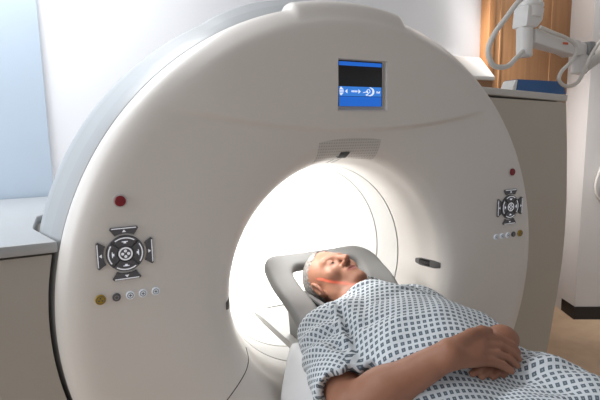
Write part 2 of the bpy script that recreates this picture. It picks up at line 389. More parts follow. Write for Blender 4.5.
# control panels
def sector(cx, cz, r0, r1, a0, a1, y0, y1, n=14):
    p = [(cx + r1 * math.sin(a0 + (a1 - a0) * k / n), cz + r1 * math.cos(a0 + (a1 - a0) * k / n)) for k in range(n + 1)]
    p += [(cx + r0 * math.sin(a1 - (a1 - a0) * k / n), cz + r0 * math.cos(a1 - (a1 - a0) * k / n)) for k in range(n + 1)]
    return prism(p, 'y', y0, y1)
def disc(cx, cz, r, y0, y1, n=28): return cyl((cx, y1, cz), (cx, y0, cz), r, n=n, bev=min(.0015, r * .2))
def ring(cx, cz, r0, r1, y0, y1): 
    mb = MB()
    for k in range(2): mb.add(*sector(cx, cz, r0, r1, PI * k, PI * (k + 1), y0, y1, 16))
    return mb.v, mb.f
def panel(sgn):
    cx, cz = sgn * .761, 1.213
    pm = MB(); pm.add(*disc(cx, cz, .0505, -.0035, .002, 48)); pan = pm.build('control_panel', M['key'], ct)
    for k in range(4):
        a = k * PI / 2
        mb = MB(); mb.add(*sector(cx, cz, .0225, .0495, a - .72, a + .72, -.0075, -.003), 0)
        mb.add(*sector(cx, cz, .0425, .0458, a - .60, a + .60, -.0082, -.007), 1)
        q = (cx + .034 * math.sin(a), cz + .034 * math.cos(a)); c, s = math.cos(a), math.sin(a)
        for (u0, u1, w0, w1) in ((-.008, .008, -.0012, .0012), (-.0035, .0035, -.005, .001)):
            pp = [(u0, w0), (u1, w0), (u1, w1), (u0, w1)]
            mb.add(*prism([(q[0] + u * c + w_ * s, q[1] - u * s + w_ * c) for u, w_ in pp], 'y', -.0083, -.007), 1)
        mb.build('ring_key', [M['key'], M['mark']], pan)
        mb = MB(); pk = [(.0565 * math.sin(t_), .0565 * math.cos(t_)) for t_ in np.linspace(-.46, .46, 8)] + [(.0375, .0690), (.0345, .0735), (-.0345, .0735), (-.0375, .0690)]
        c, s = math.cos(a), math.sin(a); mb.add(*prism([(cx + u * c + w_ * s, cz - u * s + w_ * c) for u, w_ in pk], 'y', -.006, .001), 0)
        mb.add(*prism([(cx + u * c + w_ * s, cz - u * s + w_ * c) for u, w_ in ((-.0325, .0695), (.0325, .0695), (.031, .0722), (-.031, .0722))], 'y', -.0067, -.005), 1)
        q = (cx + .0632 * math.sin(a), cz + .0632 * math.cos(a))
        mb.add(*prism([(q[0] + u * c + w_ * s, q[1] - u * s + w_ * c) for u, w_ in ((0, .0045), (.0055, -.003), (-.0055, -.003))], 'y', -.0067, -.005), 1)
        mb.build('arrow_key', [M['key'], M['mark']], pan)
    mb = MB(); mb.add(*disc(cx, cz, .0205, -.0085, -.002), 0); mb.add(*ring(cx, cz, .0145, .0185, -.0094, -.008), 1)
    for k in range(4):
        a = k * PI / 2 + .785; mb.add(*xf(disc(0, 0, .0042, -.0094, -.008, 12), Matrix.Translation((cx + .0078 * math.sin(a - .785), 0, cz + .0078 * math.cos(a - .785)))), 1)
    mb.build('center_button', [M['key'], M['mark']], pan)
    mb = MB(); mb.add(*ring(sgn * .765, 1.359, .0145, .0185, -.004, .002)); rb = mb.build('button_ring', M['bezel'], pan)
    mb = MB(); mb.add(*disc(sgn * .765, 1.359, .0145, -.009, .002)); rb = mb.build('stop_button', M['red'], pan); rb['label'] = 'round red button'
    z = 1.092
    mb = MB(); mb.add(*disc(sgn * .833, z, .0140, -.006, .002), 0); mb.add(*ring(sgn * .833, z, .0100, .0112, -.0067, -.005), 1)
    for k in range(3): mb.add(*sector(sgn * .833, z, .002, .007, k * 2.094 - .4, k * 2.094 + .4, -.0067, -.005, 4), 1)
    mb.build('indicator_button', [M['yellow'], M['key']], pan)['label'] = 'yellow button with dark mark'
    mb = MB(); mb.add(*disc(sgn * .792, z, .0110, -.006, .002), 0); mb.add(*ring(sgn * .792, z, .0045, .006, -.0067, -.005), 1); mb.build('indicator_button', [M['key'], M['steel']], pan)['label'] = 'dark grey button'
    for x in (.756, .722, .687):
        mb = MB(); mb.add(*disc(sgn * x, z, .0115, -.006, .002), 0); mb.add(*ring(sgn * x, z, .0068, .0082, -.0067, -.005), 1)
        mb.add(*box(sgn * x - .004, sgn * x + .004, -.0067, -.005, z - .001, z + .001, 0), 1); mb.add(*box(sgn * x - .001, sgn * x + .001, -.0067, -.005, z - .004, z + .004, 0), 1)
        mb.build('indicator_button', [M['bwhite'], M['key']], pan)['label'] = 'pale round button'
panel(-1); panel(1)

# perforated grille above the bore, following the funnel
mb = MB(); gx = np.linspace(-.135, .112, 40); n = len(gx); v = []; f = []
nr = 12
for i in range(nr):
    for x in gx:
        u = (x + .0115) / .1235
        r = .441 + (.514 - .441) * i / (nr - 1) + .004 * u * u; z = math.sqrt(r * r - x * x); v.append((x, float(yface(r)) - .0016, ZC + z))
for i in range(nr - 1):
    for k in range(n - 1): f.append((i * n + k, i * n + k + 1, (i + 1) * n + k + 1, (i + 1) * n + k))
n0 = len(v)
v += [(x, y + .006, z) for x, y, z in v]
f += [tuple(j + n0 for j in q[::-1]) for q in f]
bd = [k for k in range(n)] + [i * n + n - 1 for i in range(1, nr)] + [(nr - 1) * n + k for k in range(n - 2, -1, -1)] + [i * n for i in range(nr - 2, 0, -1)]
for a, b in zip(bd, bd[1:] + bd[:1]): f.append((a, b, b + n0, a + n0))
mb.add(v, f); mb.build('speaker_grille', M['grille'], ct)
# laser windows at three points of the bore lip
def laser(th0, hw, name='laser_window', p0=.430, p1=.466):
    """a small dark window lying along the lip profile at angle th0"""
    rs = [p for p in PROF if p0 - .004 < p[0] < p1]
    mb = MB(); v = []; f = []; K = 9
    for j, (r, y) in enumerate(rs):
        for k in range(K):
            u = -1 + 2 * k / (K - 1); t = j / (len(rs) - 1) * 2 - 1
            h = hw * (1 - .30 * max(0, abs(t) - .6) / .4); dd = .0025 * (1 - .8 * abs(u) ** 4)
            th = th0 + u * h / r
            rr, yy = r - dd * .6, y - dd * .8
            v.append((rr * math.sin(th), yy, ZC + rr * math.cos(th)))
    for j in range(len(rs) - 1):
        for k in range(K - 1): f.append((j * K + k, j * K + k + 1, (j + 1) * K + k + 1, (j + 1) * K + k))
    mm = [1 if (1 <= i % (K - 1) <= K - 3 and 1 < i // (K - 1) < (len(rs) - 1) * .55) else 0 for i in range(len(f))]
    n0 = len(v); v2 = [(p[0] * 1.0, p[1] + .012, p[2]) for p in v]; 
    f2 = []; b = list(range(K)) + [j * K + K - 1 for j in range(1, len(rs))] + [(len(rs) - 1) * K + k for k in range(K - 2, -1, -1)] + [j * K for j in range(len(rs) - 2, 0, -1)]
    for a, c in zip(b, b[1:] + b[:1]): f2.append((a, c, c + n0, a + n0))
    mb.v = v + v2; mb.f = f + f2; mb.m = mm + [0] * len(f2)
    return mb.build(name, [M['dgrey'], M['glass']], ct, sharp=50)
laser(PI / 2 + .03, .0165, p0=.423, p1=.453); laser(-PI / 2 - .02, .0165, p0=.438, p1=.470)
th = -.045
lw = MB()
for (u0, u1, r0, r1, m) in ((-.016, .020, .444, .466, 0), (-.024, -.018, .424, .452, 0), (.004, .009, .424, .446, 1)):
    vv = []
    for r in (r0, (r0 + r1) / 2, r1):
        for u in (u0, u1):
            vv.append((r * math.sin(th) + u, float(yface(r)) - .006, ZC + r * math.cos(th)))
    vv += [(x, y + .012, z) for x, y, z in vv]
    lw.add(vv, [(0, 1, 3, 2), (2, 3, 5, 4), (6, 7, 9, 8), (8, 9, 11, 10), (0, 1, 7, 6), (4, 5, 11, 10), (0, 2, 8, 6), (2, 4, 10, 8), (1, 3, 9, 7), (3, 5, 11, 9)], m)
lw.build('laser_window', [M['strap'], M['steel']], ct, sharp=30)
# panel seams on the lower funnel
def seam(pts):
    mb = MB(); P = []
    for (x, z) in catmull([Vector((a, b, 0)) for a, b in pts], 8) and [(p.x, p.y) for p in catmull([Vector((a, b, 0)) for a, b in pts], 8)]:
        r = math.hypot(x, z - ZC); P.append((x, float(yface(r)) - .0002, z))
    mb.add(*tube(P, .0016, 6, 0)); mb.build('panel_seam', M['gap'], ct)
seam([(-.374, .792), (-.39, .778), (-.45, .728), (-.52, .665), (-.60, .58)])

# ------------------------------------------------------------------ table, headrest, sheet
tb = empty('scanner_table', (0, -.7, 0), 'white scanner table under the person, running into the bore', 'table')
ZT = .775
def loft(secs, cap=True):
    n = len(secs[0]); v = [p for s in secs for p in s]; f = []
    for i in range(len(secs) - 1):
        for k in range(n): f.append((i * n + k, i * n + (k + 1) % n, (i + 1) * n + (k + 1) % n, (i + 1) * n + k))
    if cap: f.append(tuple(range(n))); f.append(tuple(range((len(secs) - 1) * n, len(secs) * n))[::-1])
    return v, f
def cradle(y, w, sh=0):
    p = []
    for k in range(13):
        u = -1 + 2 * k / 12; p.append((u * w, y, ZT - .012 + (.034 if y < .4 else .034 - .25 * (y - .4)) * u ** 4))
    for k in range(12, -1, -1):
        u = -1 + 2 * k / 12; p.append((u * w * .985, y, ZT - .05 + .042 * abs(u) ** 3))
    return p
mb = MB(); mb.add(*loft([cradle(y, w) for y, w in ((-1.98, .17), (-1.95, .2), (-1.9, .224), (.36, .224), (.46, .220), (.505, .208), (.52, .17))])); mb.build('table_top', M['table'], tb, sharp=50)
mb = MB(); mb.add(*box(-.17, .17, -1.6, -.06, 0, .70, .03, 4)); mb.add(*box(-.24, .24, -1.85, -.03, 0, .10, .02, 3)); mb.build('pedestal', M['table'], tb)
# white sheet draped over the table
bs = []
for y, wf in [(-1.80, 1.0), (-1.5, 1.0), (-1.2, 1.), (-.9, 1.), (-.6, 1.0), (-.4, 1.), (-.25, 1.), (-.14, 1), (-.07, 1), (-.03, 1)]:
    p = []
    prof = [(.0, .785), (.10, .786), (.19, .796), (.222, .803), (.240, .788), (.260, .742), (.285, .69), (.305, .64), (.315, .58), (.318, .50), (.320, .42)]
    wob = .010 * math.sin(y * 9.0) + .006 * math.sin(y * 23 + 1)
    for a, z in prof[::-1]: p.append((-a - wob * (.79 - z) / .3, y + .10 * max(0, (z - .55) / .25) * (1 if y > -.05 else 0), z))
    for a, z in prof[1:]: p.append((a + wob * (.79 - z) / .3, y + .10 * max(0, (z - .55) / .25) * (1 if y > -.05 else 0), z))
    bs.append(p)
n = len(bs[0]); v = [p for s in bs for p in s]; f = [(i * n + k, i * n + k + 1, (i + 1) * n + k + 1, (i + 1) * n + k) for i in range(len(bs) - 1) for k in range(n - 1)]
mb = MB(); mb.add(v, f); o = mb.build('bed_sheet', M['sheet'], None); setp(o, 'white sheet draped over the scanner table under the person', 'sheet')
md = o.modifiers.new('Subdivision', 'SUBSURF'); md.levels = md.render_levels = 2
md = o.modifiers.new('Solidify', 'SOLIDIFY'); md.thickness = .004 * S; md.offset = -1

# ---- signed distance modelling with surface nets
class Field:
    def __init__(s, lo, hi, h):
        s.lo = np.array(lo, float); s.h = h; s.n = np.ceil((np.array(hi) - s.lo) / h).astype(int) + 1
        s.F = np.full(s.n, .05, np.float32)
        s.ax = [s.lo[i] + h * np.arange(s.n[i]) for i in range(3)]
    def block(s, lo, hi):
        a = np.clip(np.floor((np.array(lo) - s.lo) / s.h).astype(int), 0, s.n); b = np.clip(np.ceil((np.array(hi) - s.lo) / s.h).astype(int) + 1, 0, s.n)
        sl = tuple(slice(a[i], b[i]) for i in range(3))
        X = s.ax[0][sl[0]][:, None, None]; Y = s.ax[1][sl[1]][None, :, None]; Z = s.ax[2][sl[2]][None, None, :]
        return sl, X, Y, Z
    def put(s, fn, lo, hi, k, op='u'):
        pad = max(k, .01) + 2 * s.h
        sl, X, Y, Z = s.block(np.array(lo) - pad, np.array(hi) + pad)
        if 0 in s.F[sl].shape: return
        D = fn(X, Y, Z).astype(np.float32); A = s.F[sl]
        if op == 'u':
            if k > 0:
                h = np.clip(.5 + .5 * (A - D) / k, 0, 1); s.F[sl] = A + (D - A) * h - k * h * (1 - h)
            else: s.F[sl] = np.minimum(A, D)
        else:
            D = -D
            if k > 0:
                h = np.clip(.5 - .5 * (A - D) / k, 0, 1); s.F[sl] = A + (D - A) * h + k * h * (1 - h)
            else: s.F[sl] = np.maximum(A, D)
    def cone(s, a, b, ra, rb, k=.02, op='u'):
        a = np.array(a, float); b = np.array(b, float); ba = b - a; L2 = float(ba @ ba) + 1e-12
        def fn(X, Y, Z):
            px, py, pz = X - a[0], Y - a[1], Z - a[2]
            t = np.clip((px * ba[0] + py * ba[1] + pz * ba[2]) / L2, 0, 1)
            return np.sqrt((px - t * ba[0]) ** 2 + (py - t * ba[1]) ** 2 + (pz - t * ba[2]) ** 2) - (ra + (rb - ra) * t)
        r = max(ra, rb); s.put(fn, np.minimum(a, b) - r, np.maximum(a, b) + r, k, op)
    def ell(s, c, r, k=.02, op='u', R=None):
        c = np.array(c, float); r = np.array(r, float); R = np.eye(3) if R is None else np.array(R)
        def fn(X, Y, Z):
            p = (X - c[0], Y - c[1], Z - c[2])
            q = [(R[0, i] * p[0] + R[1, i] * p[1] + R[2, i] * p[2]) for i in range(3)]
            k0 = np.sqrt(sum((q[i] / r[i]) ** 2 for i in range(3))); k1 = np.sqrt(sum((q[i] / r[i] ** 2) ** 2 for i in range(3)))
            return k0 * (k0 - 1) / np.maximum(k1, 1e-6)
        m = r.max(); s.put(fn, c - m, c + m, k, op)
    def mesh(s, iso=0.):
        F = s.F - iso; neg = F < 0; nx, ny, nz = F.shape
        idx = -np.ones((nx - 1, ny - 1, nz - 1), np.int64)
        cnt = np.zeros((nx - 1, ny - 1, nz - 1), np.int8)
        cs = [(i, j, k) for i in (0, 1) for j in (0, 1) for k in (0, 1)]
        for i, j, k in cs: cnt += neg[i:nx - 1 + i, j:ny - 1 + j, k:nz - 1 + k]
        cells = np.argwhere((cnt > 0) & (cnt < 8)); idx[tuple(cells.T)] = np.arange(len(cells))
        val = np.stack([F[cells[:, 0] + i, cells[:, 1] + j, cells[:, 2] + k] for i, j, k in cs], 1)
        acc = np.zeros((len(cells), 3)); num = np.zeros(len(cells))
        for a in range(8):
            for b in range(a + 1, 8):
                d = np.array(cs[b]) - np.array(cs[a])
                if np.abs(d).sum() != 1: continue
                va, vb = val[:, a], val[:, b]; m = (va < 0) != (vb < 0)
                t = np.where(m, va / np.where(m, va - vb, 1), 0)
                acc[m] += np.array(cs[a]) + t[m, None] * d; num[m] += 1
        V = s.lo + s.h * (cells + acc / num[:, None]); Q = []
        for ax in range(3):
            sl0 = [slice(1, -1)] * 3; sl0[ax] = slice(0, -1); sl1 = list(sl0); sl1[ax] = slice(1, None)
            A = neg[tuple(sl0)]; B = neg[tuple(sl1)]; e = np.argwhere(A != B); 
            off = np.ones(3, int); off[ax] = 0; e0 = e + off
            u, w = [i for i in range(3) if i != ax]; du = np.zeros(3, int); du[u] = 1; dw = np.zeros(3, int); dw[w] = 1
            q = np.stack([idx[tuple((e0 - du - dw).T)], idx[tuple((e0 - dw).T)], idx[tuple(e0.T)], idx[tuple((e0 - du).T)]], 1)
            Q.append(q)
        Q = np.concatenate(Q); return V, Q
def smoothmesh(V, Q, it=2, lam=.5):
    for _ in range(it):
        acc = np.zeros_like(V); n = np.zeros(len(V))
        for a, b in ((0, 1), (1, 2), (2, 3), (3, 0)):
            np.add.at(acc, Q[:, a], V[Q[:, b]]); np.add.at(acc, Q[:, b], V[Q[:, a]]); np.add.at(n, Q[:, a], 1); np.add.at(n, Q[:, b], 1)
        V = V + lam * (acc / n[:, None] - V)
    return V

# headrest: tilted padded shell with an opening behind the head
hp0 = np.array([0, -.06, .80]); hp1 = np.array([0, .293, 1.055]); ev = (hp1 - hp0); HL = np.linalg.norm(ev); ev = ev / HL; en = np.array([0, -ev[2], ev[1]])
H = Field((-.30, -.12, .72), (.30, .36, 1.10), .006)
def hfn(X, Y, Z):
    v = (Y - hp0[1]) * ev[1] + (Z - hp0[2]) * ev[2]; w = (Y - hp0[1]) * en[1] + (Z - hp0[2]) * en[2]; u = X + 0 * v
    w = w - .050 * (np.abs(u) / .24) ** 2 * (1 - .85 * sm(.18, .36, v)) + .02 - .012 * sm(.2, .4, v)    # dished across, rolled back at the top
    hwid = .215 + .033 * sm(0, .3, v); rc = .06
    rc = .055 + .055 * sm(-.05, .1, u) * sm(.1, .3, v); qx = np.abs(u) - hwid + rc; qv = np.abs(v - HL / 2) - HL / 2 + rc
    d2 = np.sqrt(np.maximum(qx, 0) ** 2 + np.maximum(qv, 0) ** 2) + np.minimum(np.maximum(qx, qv), 0) - rc
    th = .027; r = .02
    dw = np.abs(w) - th
    a = d2 + r; b = dw + r
    d = np.sqrt(np.maximum(a, 0) ** 2 + np.maximum(b, 0) ** 2) + np.minimum(np.maximum(a, b), 0) - r
    hx = np.abs(u) - (.105 + .045 * sm(.1, .33, v)) + .04; hv = np.abs(v - .245) - .122 + .04
    hole = np.sqrt(np.maximum(hx, 0) ** 2 + np.maximum(hv, 0) ** 2) + np.minimum(np.maximum(hx, hv), 0) - .04
    k = .02; D = -hole; h = np.clip(.5 - .5 * (d - D) / k, 0, 1)
    return d + (D - d) * h + k * h * (1 - h)
sl, X, Y, Z = H.block((-9, -9, -9), (9, 9, 9)); H.F[sl] = hfn(X, Y, Z) * .85
V, Q = H.mesh(); V = smoothmesh(V, Q, 2)
hr = link('headrest', V * S, Q, M['head'], tb, sharp=0); hr['label'] = 'grey padded headrest with an opening behind the head'
mb = MB()
for s_ in (-1, 1):
    mb = MB(); mb.add(*prism([(-.03, .768), (.20, .768), (.225, .90), (.19, .92), (.10, .86), (-.02, .80)], 'x', s_ * .165 - .008, s_ * .165 + .008, .004)); mb.build('headrest_bracket', M['head'], hr)

# head cushion: half pipe under the head
def pipe(r0, r1, y0, y1, zc, a, xc=0, sl=0, n=28):
    secs = []
    for y in (y0, (y0 + y1) / 2, y1):
        p = []; zz = zc + sl * (y - y0)
        for k in range(n + 1): t = -a + 2 * a * k / n; p.append((xc + r1 * math.sin(t), y, zz - r1 * math.cos(t)))
        for k in range(n, -1, -1): t = -a + 2 * a * k / n; p.append((xc + r0 * math.sin(t), y, zz - r0 * math.cos(t)))
        secs.append(p)
    return loft(secs)
mb = MB(); mb.add(*pipe(.100, .113, .01, .20, .966, 1.25, -.012, 0)); mb.build('head_cushion', M['cush'], hr, sharp=50)
mb = MB(); mb.add(*pipe(.114, .121, -.0, .20, .966, 1.28, -.012, 0)); mb.build('head_strap', M['strap'], hr, sharp=50)

# ------------------------------------------------------------------ the person
K = 1.08
# ---- head frame
HC = np.array([-.014, .1454, .981])
HR = np.array((Matrix.Rotation(math.radians(18.6), 3, 'Z') @ Matrix.Rotation(math.radians(21.8), 3, 'X') @ Matrix.Rotation(math.radians(-4.3), 3, 'Y')))
def hp(x, y, z): return HC + HR @ (np.array([x, y, z]) * K)
B = Field((-.46, -1.92, .74), (.46, .30, 1.24), .0038)
def head(F):
    e = lambda c, r, k, op='u', R=None: F.ell(hp(*c), np.array(r) * K, k * K, op, HR if R is None else HR @ np.array(R))
    c = lambda a, b, ra, rb, k, op='u': F.cone(hp(*a), hp(*b), ra * K, rb * K, k * K, op)
    e((0, .036, -.018), (.0755, .083, .097), .02)
    e((0, -.022, .022), (.064, .082, .064), .03)
    for s in (-1, 1):
        c((s * .052, -.055, -.005), (s * .016, -.100, .066), .022, .019, .03)
        e((s * .042, -.028, .058), (.024, .024, .022), .025)
    e((0, -.100, .073), (.023, .018, .018), .02)
    e((0, -.066, .066), (.032, .026, .026), .02)
    c((-.038, .022, .070), (.038, .022, .070), .013, .013, .018)
    c((0, .022, .076), (0, .02, .078), .012, .012, .012)
    for s in (-1, 1):
        e((s * .0325, .002, .092), (.017, .0115, .014), .010, 's')
        e((s * .0325, .001, .072), (.0155, .0135, .014), .004)
    c((0, .014, .085), (0, -.031, .112), .0078, .0112, .010)
    for s in (-1, 1): e((s * .0115, -.035, .094), (.0095, .0085, .011), .006)
    e((0, -.0585, .0885), (.023, .0060, .0085), .005); e((0, -.0705, .0865), (.020, .0066, .0085), .005)
    c((-.021, -.0648, .0965), (.021, -.0648, .0965), .0035, .0035, .003, 's')
    for s in (-1, 1):
        Ry = np.array(Matrix.Rotation(math.radians(s * 24), 3, 'Y'))
        e((s * .0835, -.014, -.008), (.0105, .037, .023), .006, 'u', Ry)
        e((s * .0955, -.009, -.004), (.007, .022, .012), .004, 's', Ry)
head(B)
NB = np.array([0, -.115, .945])
B.cone(hp(0, -.05, -.035), NB, .052 * K, .062 * K, .025)
B.cone(hp(0, -.075, -.010), NB + np.array([0, -.02, .015]), .036 * K, .048 * K, .02)
# ---- trunk and legs
B.ell((0, -.26, .895), (.215, .21, .105), .04); B.ell((0, -.40, .893), (.18, .17, .105), .04); B.ell((0, -.66, .850), (.18, .17, .065), .03)
B.cone((-.15, -.125, .905), (.15, -.125, .905), .07, .07, .05)
for s in (-1, 1):
    B.cone((s * .11, -.72, .853), (s * .10, -1.20, .850), .070, .058, .03); B.cone((s * .10, -1.20, .850), (s * .09, -1.66, .845), .066, .043, .03)
    B.cone((s * .09, -1.68, .838), (s * .105, -1.74, .96), .042, .032, .03); B.cone((s * .105, -1.74, .96), (s * .115, -1.78, 1.03), .032, .018, .02)
# ---- arms
SHr = np.array([-.205, -.125, .890]); ELr = np.array([-.300, -.43, .848]); WRr = np.array([-.113, -.564, 1.009])
B.cone(SHr, ELr, .066, .050, .05); B.cone(ELr, ELr + (WRr - ELr) * .35, .050, .053, .03); B.cone(ELr + (WRr - ELr) * .3, WRr, .053, .033, .03)
SHl = np.array([.205, -.125, .885]); ELl = np.array([.262, -.40, .838]); WRl = np.array([.098, -.540, .995])
B.cone(SHl, ELl, .066, .050, .05); B.cone(ELl, WRl, .052, .031, .03)
# ---- hands
def hand(F, wr, mcp, fingers, thumb, rp):
    wr = np.array(wr)
    for i, m in enumerate(mcp):
        o = (i - 1.5) * .012
        side = (np.array(mcp[3]) - np.array(mcp[0])); side = side / np.linalg.norm(side)
        F.cone(wr + side * (i - 1.5) * .0135, m, .019, .0145, .018)
    for m, fg in zip(mcp, fingers):
        pts = [np.array(m)] + [np.array(p) for p in fg]; rr = [.0130, .0118, .0108, .0090]
        for a, b, r0, r1 in zip(pts[:-1], pts[1:], rr[:-1], rr[1:]): F.cone(a, b, r0, r1, .0035)
    pts = [np.array(p) for p in thumb]; rr = [.019, .0145, .0125, .0105]
    for a, b, r0, r1 in zip(pts[:-1], pts[1:], rr[:-1], rr[1:]): F.cone(a, b, r0, r1, .008)
RH = dict(wr=WRr, mcp=[(-.009, -.557, 1.020), (-.015, -.573, 1.010), (-.034, -.588, 1.000), (-.058, -.598, .993)],
          fingers=[[(.049, -.565, 1.013), (.077, -.582, .995), (.087, -.594, .979)], [(.037, -.580, 1.001), (.066, -.595, .982), (.076, -.606, .969)],
                   [(.014, -.594, .991), (.042, -.606, .977), (.055, -.619, .963)], [(-.018, -.604, .985), (.011, -.614, .972), (.026, -.627, .960)]],
          thumb=[(-.081, -.560, 1.027), (-.031, -.553, 1.035), (.005, -.553, 1.037), (.026, -.556, 1.034)], rp=None)
hand(B, **RH)
LH = dict(wr=WRl, mcp=[(.030, -.560, .972), (.045, -.570, .966), (.058, -.579, .960), (.068, -.586, .955)],
          fingers=[[(-.004, -.578, .965), (-.036, -.584, .962), (-.060, -.588, .957)], [(.014, -.584, .956), (-.018, -.592, .953), (-.038, -.597, .948)],
                   [(.034, -.590, .950), (.010, -.598, .947), (-.009, -.603, .942)], [(.053, -.594, .947), (.036, -.600, .944), (.021, -.606, .940)]],
          thumb=[(.075, -.55, .972), (.045, -.552, .966), (.02, -.555, .962), (.0, -.557, .96)], rp=None)
hand(B, **LH)
V, Q = B.mesh(); V = smoothmesh(V, Q, 2, .4)
cen = V[Q].mean(1); loc = (cen - HC) @ HR / K
li = (np.abs(loc[:, 0]) < .0235) & (np.abs(loc[:, 1] + .0645) < .0115 * (1 - (np.abs(loc[:, 0]) / .026) ** 2)) & (loc[:, 2] > .075)
person = link('person', V * S, Q, [M['skin'], M['lip']], None, sharp=0, midx=li.astype(int))
setp(person, 'grey-haired person in a blue checked hospital gown lying with hands folded', 'person')
# eyes
for s in (-1, 1):
    bm = bmesh.new(); bmesh.ops.create_uvsphere(bm, u_segments=24, v_segments=16, radius=.0122 * K * S)
    ctr = hp(s * .0325, -.0015, .0730) * S; fwd = HR @ np.array([0, 0, 1.])
    for v_ in bm.verts: v_.co = v_.co + Vector(ctr)
    vv, ff = bmout(bm); bm.free(); vv = np.array(vv); fc = np.array([vv[list(q)].mean(0) for q in ff])
    dd = (fc - ctr) @ fwd / (.0122 * K * S)
    link('eye', vv, ff, [M['eyew'], M['iris']], person, sharp=0, midx=(dd > .80).astype(int))
# hair: short cap behind the hairline
HF = Field((HC - .2).tolist(), (HC + .2).tolist(), .0042)
HF.ell(hp(0, .036, -.018), np.array((.0755, .083, .097)) * K + .0022, 0)
HF.F -= .0
def hcut(X, Y, Z):
    p = [X - HC[0], Y - HC[1], Z - HC[2]]; q = [(HR[0, i] * p[0] + HR[1, i] * p[1] + HR[2, i] * p[2]) / K for i in range(3)]
    line = np.where(np.abs(q[0]) < 9, 0, 0) + .050 - 3.2 * np.maximum(np.abs(q[0]) - .030, 0) * .35 - .010 * np.cos(q[0] * 60)
    a = (q[2] - line) - .62 * (q[1] - .062)             # hairline over the forehead and temples
    b = -(q[1] + .052)                                 # nape
    e = .044 - np.sqrt((q[1] + .016) ** 2 + ((q[2] - .002)) ** 2)   # round the ear
    e = np.where(np.abs(q[0]) > .05, e, -1)
    jag = .006 * np.sin(q[0] * 330 + 2 * np.sin(q[1] * 150)) * np.sin(q[2] * 290 + q[1] * 130) + .004 * np.sin(q[1] * 410 + q[2] * 260)
    return (np.maximum(np.maximum(a, b), e) + jag) * K
sl, X, Y, Z = HF.block((-9, -9, -9), (9, 9, 9)); HF.F[sl] = np.maximum(HF.F[sl], hcut(X, Y, Z))
V, Q = HF.mesh(); V = smoothmesh(V, Q, 2); link('hair', V * S, Q, M['hair'], person, sharp=0)
# eyebrows
for s in (-1, 1):
    F = Field(hp(s * .03, .02, .08) - .05, hp(s * .03, .02, .08) + .05, .0022)
    F.cone(hp(s * .014, .018, .0835), hp(s * .034, .0225, .0795), .0032 * K, .003 * K, .002); F.cone(hp(s * .034, .0225, .0795), hp(s * .049, .018, .068), .003 * K, .0018 * K, .002)
    V, Q = F.mesh(); link('eyebrow', V * S, Q, M['hair'], person, sharp=0)
# ---- gown
G = Field((-.46, -1.42, .74), (.46, .04, 1.16), .0055)
G.ell((0, -.25, .895), (.232, .235, .140), .03); G.ell((0, -.40, .903), (.232, .19, .142), .05); G.ell((0, -.62, .855), (.228, .22, .083), .05)
G.cone((-.150, -.130, .908), (.150, -.130, .908), .092, .092, .06)
for s in (-1, 1): G.cone((s * .115, -.74, .850), (s * .115, -1.34, .850), .092, .088, .05)
G.ell((.15, -.66, .868), (.11, .17, .100), .04)
G.cone((0, -.72, .865), (0, -1.34, .855), .072, .07, .05)
dr = (ELr - SHr) / np.linalg.norm(ELr - SHr); hemr = SHr + dr * .262
dl = (ELl - SHl) / np.linalg.norm(ELl - SHl); heml = SHl + dl * .20
G.cone(SHr, hemr, .080, .086, .05); G.cone(SHl, heml, .078, .080, .05)
# flat ends at the hem, neck opening
sl, X, Y, Z = G.block((-9, -9, -9), (9, 9, 9))
for sh, hem, d in ((SHr, hemr, dr), (SHl, heml, dl)):
    pl = (X - hem[0]) * d[0] + (Y - hem[1]) * d[1] + (Z - hem[2]) * d[2]
    rad = np.sqrt((X - hem[0] - pl * d[0]) ** 2 + (Y - hem[1] - pl * d[1]) ** 2 + (Z - hem[2] - pl * d[2]) ** 2)
    wav = pl - .006 * np.sin(X * 120) - .005 * np.sin(Z * 90)
    cut = np.maximum(wav, np.maximum(rad - .125, -(pl + .02))) if False else np.where((rad < .115) & (pl > -.03) & (np.sign(d[0]) * X > .205), wav, -1)
    G.F = np.maximum(G.F, cut.astype(np.float32))
    hol = np.maximum(np.maximum(rad - .064, -(pl + .02)), -(np.sign(d[0]) * X - .21)); G.F = np.maximum(G.F, -hol.astype(np.float32))
G.F = np.maximum(G.F, (-(Y + 1.36)).astype(np.float32) + 0 * G.F)
G.cone((0, -.13, .955), (0, -.075, .972), .085, .074, .04)
G.cone(NB + np.array([0, .16, -.01]), NB + np.array([0, .048, .022]), .085, .074, .010, 's')
